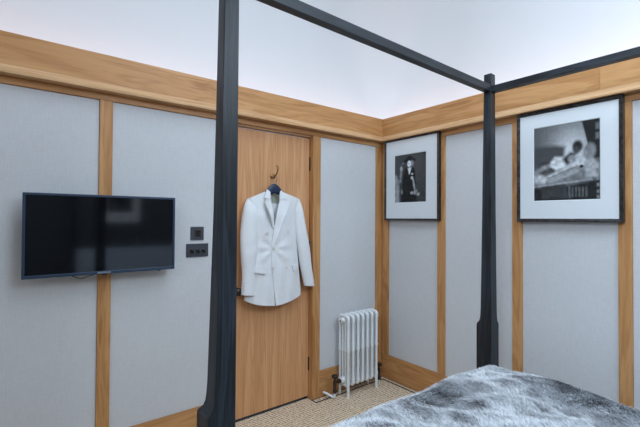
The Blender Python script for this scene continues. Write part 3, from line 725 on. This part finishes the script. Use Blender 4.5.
# ------------------------------------------------------------------ cast iron radiator
rad = empty('column_radiator', (-.37, -.09, 0)); tag(rad, 'white cast iron column radiator with seven sections standing by the corner', 'radiator')
RX = [-.536+.0535*k for k in range(7)]; RYB, RYF = -.044, -.140
RZB, RZT = .075, .652
def section():
    """one section about x=0: four columns, top and bottom heads, hubs"""
    bm = bmesh.new()
    ys = [RYB+(RYF-RYB)*k/3 for k in range(4)]
    for k, y in enumerate(ys):
        r = .0115 if k in (0, 3) else .0085
        V, Fc = tube_data([(0, y, RZB+.03), (0, y, RZB+.27), (0, y, RZB+.282), (0, y, RZB+.295), (0, y, RZB+.307), (0, y, RZT-.03)], [r, r, r*1.2, r*1.45, r*1.0, r], 10, True)
        add_vf(bm, V, Fc)
    # bridge between columns half way
    V, Fc = tube_data([(0, ys[0], RZB+.292), (0, ys[3], RZB+.292)], .0055, 8); add_vf(bm, V, Fc)
    # rounded heads: a fat bar arching from back to front
    top = [(0, ys[0], RZT-.055), (0, ys[0]+.001, RZT-.03), (0, ys[0]-.008, RZT-.015), (0, ys[1], RZT-.012), (0, (ys[1]+ys[2])/2, RZT-.011), (0, ys[2], RZT-.013), (0, ys[3]+.008, RZT-.017), (0, ys[3]-.001, RZT-.032), (0, ys[3], RZT-.06)]
    V, Fc = tube_data(bez(top, 32), .0150, 10); add_vf(bm, V, Fc)
    V, Fc = tube_data(bez([(0, ys[0], RZB+.06), (0, ys[0], RZB+.032), (0, ys[0]-.01, RZB+.018), (0, ys[1], RZB+.016), (0, ys[2], RZB+.016), (0, ys[3]+.01, RZB+.018), (0, ys[3], RZB+.032), (0, ys[3], RZB+.06)], 32), .0145, 10); add_vf(bm, V, Fc)
    for z in (RZT-.045, RZB+.055):
        ym = (ys[1]+ys[2])/2
        lathe(bm, (-.0267, ym, z), (1, 0, 0), [(0, .020), (.006, .023), (.0267, .026), (.0474, .023), (.0534, .020)], 16)
    return bm
o0 = None
for k, x in enumerate(RX):
    if o0 is None:
        o0 = bm_obj('section', section(), 'enamel', rad, (0, RYB, RZB), True); me = o0.data
    else:
        o0 = bpy.data.objects.new('section', me); COL.objects.link(o0); o0.parent = rad
    WORLD[o0] = Vector((x, RYB, RZB)); o0.location = WORLD[o0]-WORLD[rad]
for x in (RX[0], RX[-1]):
    for y, s in ((RYB, 1), (RYF, -1)):
        bm = bmesh.new()
        V, Fc = tube_data(bez([(x, y, RZB+.05), (x, y, RZB+.005), (x, y+s*.002, .05), (x, y+s*.004, .020), (x, y+s*.004, .0)], 24), [.0135]*6+[.0125]*6+[.0105]*6+[.011]*6+[.0125], 10)
        add_vf(bm, V, Fc); bm_obj('foot', bm, 'enamel', rad, (x, y, 0), True)
ym = (RYB+RYF)/2
for x, s, zc in ((RX[0]-.026, -1, RZT-.045), (RX[-1]+.026, 1, RZT-.045), (RX[0]-.026, -1, RZB+.055), (RX[-1]+.026, 1, RZB+.055)):
    bm = bmesh.new(); lathe(bm, (x, ym, zc), (s, 0, 0), [(0, .022), (.006, .021), (.010, .015), (.012, .006)], 8); bm_obj('end_plug', bm, 'enamel', rad, (x, ym, zc), True)
bm = bmesh.new(); lathe(bm, (RX[0]-.037, ym, RZT-.048), (-1, 0, 0), [(0, .005), (.008, .005), (.010, .003)], 8); bm_obj('bleed_screw', bm, 'brass', rad, (RX[0]-.04, ym, RZT-.048), True)
def valve(x, s, top):
    zc = RZB+(.055 if s < 0 else .040); xv = x+s*(.072 if s < 0 else .060)
    bm = bmesh.new()
    lathe(bm, (x+s*.012, ym, zc), (s, 0, 0), [(0, .012), (.008, .017), (.022, .017), (.026, .010), (.064 if s < 0 else .052, .010)], 12)
    lathe(bm, (xv, ym, zc-.085), (0, 0, 1), [(0, .011), (.012, .016), (.028, .016), (.034, .011), (.06, .012), (.085, .015), (.10, .012)], 14)
    v = bm_obj('valve', bm, 'bronze', rad, (xv, ym, zc-.085), True)
    bm = bmesh.new(); lathe(bm, (xv, ym, zc+.010), (0, 0, 1), [(0, .008), (.022, .009), (.026, .022), (.034, .026), (.044, .026), (.050, .018), (.052, .008)] if top else [(0, .009), (.01, .013), (.03, .013), (.036, .007)], 14)
    bm_obj('handwheel' if top else 'valve_cap', bm, 'bronze', v, (xv, ym, zc+.01), True)
    if s < 0:
        p = [(xv, ym, zc-.083), (xv, ym, zc-.100), (xv-.003, ym+.006, zc-.118), (xv-.03, ym+.05, .030), (xv-.046, ym+.088, .036)]
    else:
        p = [(xv, ym, zc-.083), (xv, ym, zc-.10), (xv, ym, .012), (xv, ym, .0005)]
    tube('pipe', bez(p, 20), .009, 'enamel', rad, 10)
valve(RX[0]-.026, -1, True); valve(RX[-1]+.026, 1, True)

# ------------------------------------------------------------------ framed pictures
def poly_mask(U, Vv, pts, soft=.012):
    pts = np.array(pts); n = len(pts); inside = np.zeros(U.shape, bool); dist = np.full(U.shape, 9.0)
    for i in range(n):
        x0, y0 = pts[i]; x1, y1 = pts[(i+1) % n]
        c = ((y0 > Vv) != (y1 > Vv)) & (U < (x1-x0)*(Vv-y0)/((y1-y0) if y1 != y0 else 1e-9)+x0); inside ^= c
        L2 = (x1-x0)**2+(y1-y0)**2+1e-12; t = np.clip(((U-x0)*(x1-x0)+(Vv-y0)*(y1-y0))/L2, 0, 1)
        dist = np.minimum(dist, np.hypot(U-x0-t*(x1-x0), Vv-y0-t*(y1-y0)))
    sd = np.where(inside, dist, -dist); return np.clip(sd/soft*.5+.5, 0, 1)
def ell(U, Vv, cx, cy, rx, ry, soft=.12): return np.clip((1-np.hypot((U-cx)/rx, (Vv-cy)/ry))/soft*.5+.5, 0, 1)
def mixv(I, m, v): return I*(1-m)+v*m
def paint_standing(U, V):
    I = .075-.02*U+.03*np.exp(-((U-.75)/.3)**2-((V-.2)/.4)**2)
    I = mixv(I, poly_mask(U, V, [(-.1, .40), (.06, .42), (.15, .56), (.15, 1.1), (-.1, 1.1)], .03), .30)
    I = mixv(I, poly_mask(U, V, [(.34, .30), (.44, .26), (.56, .26), (.66, .34), (.68, .55), (.72, .95), (.70, 1.1), (.20, 1.1), (.24, .70), (.28, .45)], .02), .018)
    I = mixv(I, ell(U, V, .49, .135, .19, .052), .020); I = mixv(I, ell(U, V, .49, .10, .10, .06), .022)
    I = mixv(I, ell(U, V, .57, .20, .05, .06, .4), .30)
    I = mixv(I, ell(U, V, .48, .205, .062, .068), .70); I = mixv(I, ell(U, V, .46, .20, .016, .008), .34); I = mixv(I, ell(U, V, .51, .20, .016, .008), .34); I = mixv(I, ell(U, V, .485, .245, .020, .007), .34)
    I = mixv(I, poly_mask(U, V, [(.43, .29), (.55, .28), (.50, .42), (.47, .42)], .015), .66)
    I = mixv(I, ell(U, V, .22, .29, .045, .055), .38); I = mixv(I, poly_mask(U, V, [(.19, .33), (.25, .33), (.22, .58), (.15, .58)], .02), .26)
    I = mixv(I, poly_mask(U, V, [(.22, .20), (.245, .20), (.30, .17), (.305, .18)], .012), .45)
    I = mixv(I, ell(U, V, .575, .42, .035, .02), .55); I = mixv(I, ell(U, V, .565, .50, .04, .035), .50)
    I = mixv(I, poly_mask(U, V, [(.58, .52), (.62, .52), (.68, .74), (.63, .74)], .02), .42)
    for cx, cy, rx, ry, v in ((.57, .81, .05, .03, .40), (.66, .80, .03, .05, .34), (.76, .84, .05, .03, .36), (.24, .78, .03, .05, .24), (.72, .78, .02, .04, .3)):
        I = mixv(I, ell(U, V, cx, cy, rx, ry, .4), v)
    return I
def paint_reclining(U, V):
    g = np.exp(-((U-.60)/.32)**2-((V-.36)/.28)**2)
    I = .17-.05*(1-U)+.42*g
    I = mixv(I, poly_mask(U, V, [(-.1, .26), (.35, .27), (.50, .30), (.45, .70), (-.1, .70)], .03), .085)
    I = mixv(I, poly_mask(U, V, [(.72, -.1), (1.1, -.1), (1.1, .60), (.93, .55), (.84, .33)], .01), .030)
    for cy in (.10, .22): I = mixv(I, poly_mask(U, V, [(.94, cy-.05), (.995, cy-.05), (.995, cy+.03), (.94, cy+.03)], .012), .16)
    I = mixv(I, poly_mask(U, V, [(-.1, .76), (.3, .74), (1.1, .70), (1.1, 1.1), (-.1, 1.1)], .03), .030)
    # lounger edge and towels
    I = mixv(I, poly_mask(U, V, [(-.1, .70), (.10, .66), (.45, .62), (.80, .50), (1.0, .50), (1.0, .74), (.6, .80), (.2, .83), (-.1, .80)], .03), .20)
    # legs and robe
    I = mixv(I, poly_mask(U, V, [(0, .60), (.14, .53), (.30, .50), (.32, .54), (.16, .59), (.02, .65)], .02), .30)
    I = mixv(I, poly_mask(U, V, [(.28, .48), (.34, .42), (.46, .43), (.55, .50), (.50, .58), (.36, .60), (.28, .55)], .02), .62)
    I = mixv(I, poly_mask(U, V, [(.20, .68), (.40, .60), (.62, .52), (.78, .44), (.86, .52), (.74, .60), (.50, .68), (.24, .76)], .02), .50)
    for a, b in ((.0, .05), (.03, .12), (.07, .20)):
        I = mixv(I, poly_mask(U, V, [(.22, .70+a), (.78, .53+a), (.80, .545+a), (.24, .715+a)], .012), .10+b)
    I = mixv(I, poly_mask(U, V, [(.0, .66), (.10, .64), (.22, .70), (.18, .76), (.0, .74)], .03), .52)
    I = mixv(I, poly_mask(U, V, [(.46, .46), (.58, .38), (.66, .40), (.62, .50), (.52, .54)], .02), .045)
    I = mixv(I, ell(U, V, .60, .47, .06, .05, .3), .30)
    # two heads, dark hair and a wrapped towel
    I = mixv(I, ell(U, V, .685, .315, .075, .075, .3), .028); I = mixv(I, ell(U, V, .665, .365, .045, .05, .5), .075)
    I = mixv(I, ell(U, V, .86, .385, .080, .095, .3), .13+.18*(U-.78)/.16*(V < .9)); I = mixv(I, ell(U, V, .805, .42, .03, .05, .5), .30)
    I = mixv(I, poly_mask(U, V, [(.78, .52), (.90, .48), (.99, .56), (.97, .72), (.80, .72)], .02), .36)
    I = mixv(I, ell(U, V, .73, .53, .05, .05, .3), .50); I = mixv(I, ell(U, V, .74, .575, .03, .02, .3), .03)
    for a in np.linspace(.60, .80, 5): I = mixv(I, poly_mask(U, V, [(a, .84), (a+.022, .84), (a+.022, .96), (a, .96)], .01), .15)
    I = mixv(I, poly_mask(U, V, [(.55, .82), (.58, .82), (.58, .98), (.55, .98)], .01), .14)
    I = mixv(I, poly_mask(U, V, [(.12, .80), (.5, .78), (.56, .97), (.14, .98)], .02), .060)
    I = mixv(I, poly_mask(U, V, [(.0, .80), (.1, .79), (.9, .74), (.9, .755), (.1, .81), (.0, .82)], .01), .34)
    for cy in (.62, .72, .80, .88, .95): I = mixv(I, poly_mask(U, V, [(.955, cy), (.99, cy), (.99, cy+.04), (.955, cy+.04)], .01), .22)
    return I
def picture(y0, y1, z0, z1, iy0, iy1, iz0, iz1, painter, label, fw=.020):
    """hung on the oak stiles; y0 > y1 (left edge first as seen)"""
    XB, XF = -.0006, -.036
    root = empty('framed_picture', (XB, (y0+y1)/2, z0)); tag(root, label, 'picture', 'framed black and white photographs')
    def member(a, b, c, d):        # outer a,b and inner d,c corners (y,z): moulded, mitred frame side
        bm = bmesh.new()
        prof = [(0, XB), (0, XF+.003), (.12, XF), (.45, XF+.001), (.62, XF+.003), (.85, XF+.003), (1, XF+.005), (1, XB)]
        V = []
        for (o, i) in ((a, d), (b, c)):
            for t, x in prof: V.append((x, o[0]+(i[0]-o[0])*t, o[1]+(i[1]-o[1])*t))
        n = len(prof); Fc = [tuple(range(n)), tuple(range(n, 2*n))[::-1]]+[(k, (k+1) % n, n+(k+1) % n, n+k) for k in range(n)]
        add_vf(bm, V, Fc); bm_obj('frame_side', bm, 'frame', root, (XB, (a[0]+b[0])/2, (a[1]+b[1])/2))
    O = [(y0, z0), (y1, z0), (y1, z1), (y0, z1)]; I_ = [(y0-fw, z0+fw), (y1+fw, z0+fw), (y1+fw, z1-fw), (y0-fw, z1-fw)]
    for k in range(4): member(O[k], O[(k+1) % 4], I_[(k+1) % 4], I_[k])
    # window mount with a bevelled opening
    xm = XF+.009; Y0, Y1, Z0, Z1 = y0-fw, y1+fw, z0+fw, z1-fw; bv = .004
    V = [(xm, Y0, Z0), (xm, Y1, Z0), (xm, Y1, Z1), (xm, Y0, Z1), (xm, iy0+bv, iz0-bv), (xm, iy1-bv, iz0-bv), (xm, iy1-bv, iz1+bv), (xm, iy0+bv, iz1+bv),
         (xm+.003, iy0, iz0), (xm+.003, iy1, iz0), (xm+.003, iy1, iz1), (xm+.003, iy0, iz1)]
    Fc = [(k, (k+1) % 4, 4+(k+1) % 4, 4+k) for k in range(4)]+[(4+k, 4+(k+1) % 4, 8+(k+1) % 4, 8+k) for k in range(4)]
    mesh_obj('mount', V, Fc, 'mat', root, (xm, (y0+y1)/2, z0))
    nx_, ny_ = 110, 140; u = np.linspace(0, 1, nx_); v = np.linspace(0, 1, ny_); U, Vv = np.meshgrid(u, v, indexing='ij')
    T = painter(U, Vv); T = T*(1+.55*(vnoise(U, Vv*1.3, 22, 31)-.5)*np.clip((Vv-.38)/.1, 0, 1))
    T = np.clip(T, .010, .85)
    T = np.clip(1.25*T**1.12, .008, .9)*(1+(vnoise(U*1.0, Vv*1.0, 42, 9)-.5)*.22)
    xp = xm+.0032
    ya, yb_, za, zb = iy0+.001, iy1-.001, iz0-.001, iz1+.001
    Vt = [(xp, ya+(yb_-ya)*U[i, j], zb+(za-zb)*Vv[i, j]) for i in range(nx_) for j in range(ny_)]
    Fc = [(i*ny_+j, i*ny_+j+1, (i+1)*ny_+j+1, (i+1)*ny_+j) for i in range(nx_-1) for j in range(ny_-1)]
    pr = mesh_obj('photo_print', Vt, Fc, 'print', root, (xp, (y0+y1)/2, za))
    ca = pr.data.color_attributes.new('tone', 'FLOAT_COLOR', 'POINT')
    cc = np.stack([T*.97, T*1.0, T*1.05, np.ones_like(T)], -1).reshape(-1); ca.data.foreach_set('color', cc)
    mesh_obj('glazing', [(xm-.003, Y0, Z0), (xm-.003, Y1, Z0), (xm-.003, Y1, Z1), (xm-.003, Y0, Z1)], [(3, 2, 1, 0)], 'glass', root, (xm-.003, (y0+y1)/2, Z0))
    box('backing_board', (xm+.0045, Y1, Z0), (XB-.0005, Y0, Z1), 'cable', root)
    return root
K = 1.0749
picture(-.054*K, -.583*K, 1.3145*K, 1.9735*K, -.160*K, -.465*K, 1.459*K, 1.837*K, paint_standing, 'smaller print in a white mount, framed photograph of a standing woman in black', fw=.017)
picture(-1.1465*K, -1.6825*K, 1.3135*K, 1.9685*K, -1.245*K, -1.579*K, 1.438*K, 1.868*K, paint_reclining, 'framed black and white photograph of figures reclining on a lounger', fw=.020)

# a picture over the bed head, met only as a reflection in the television
rp_ = empty('framed_picture', (-1.50, ROOM_Y0, 1.34)); tag(rp_, 'framed picture above the bed head, seen only reflected in the television', 'picture', 'framed black and white photographs')
YR = ROOM_Y0+.0006
for lo, hi in (((-1.78, 1.34), (-1.76, 2.05)), ((-1.24, 1.34), (-1.22, 2.05)), ((-1.7595, 1.34), (-1.2405, 1.36)), ((-1.7595, 2.03), (-1.2405, 2.05))):
    box('frame_side', (lo[0], YR, lo[1]), (hi[0], YR+.03, hi[1]), 'frame', rp_, .003)
box('mount', (-1.7595, YR, 1.3605), (-1.2405, YR+.012, 2.0295), 'mat', rp_)
box('photo_print', (-1.66, YR+.0125, 1.50), (-1.34, YR+.0135, 1.90), 'cable', rp_)
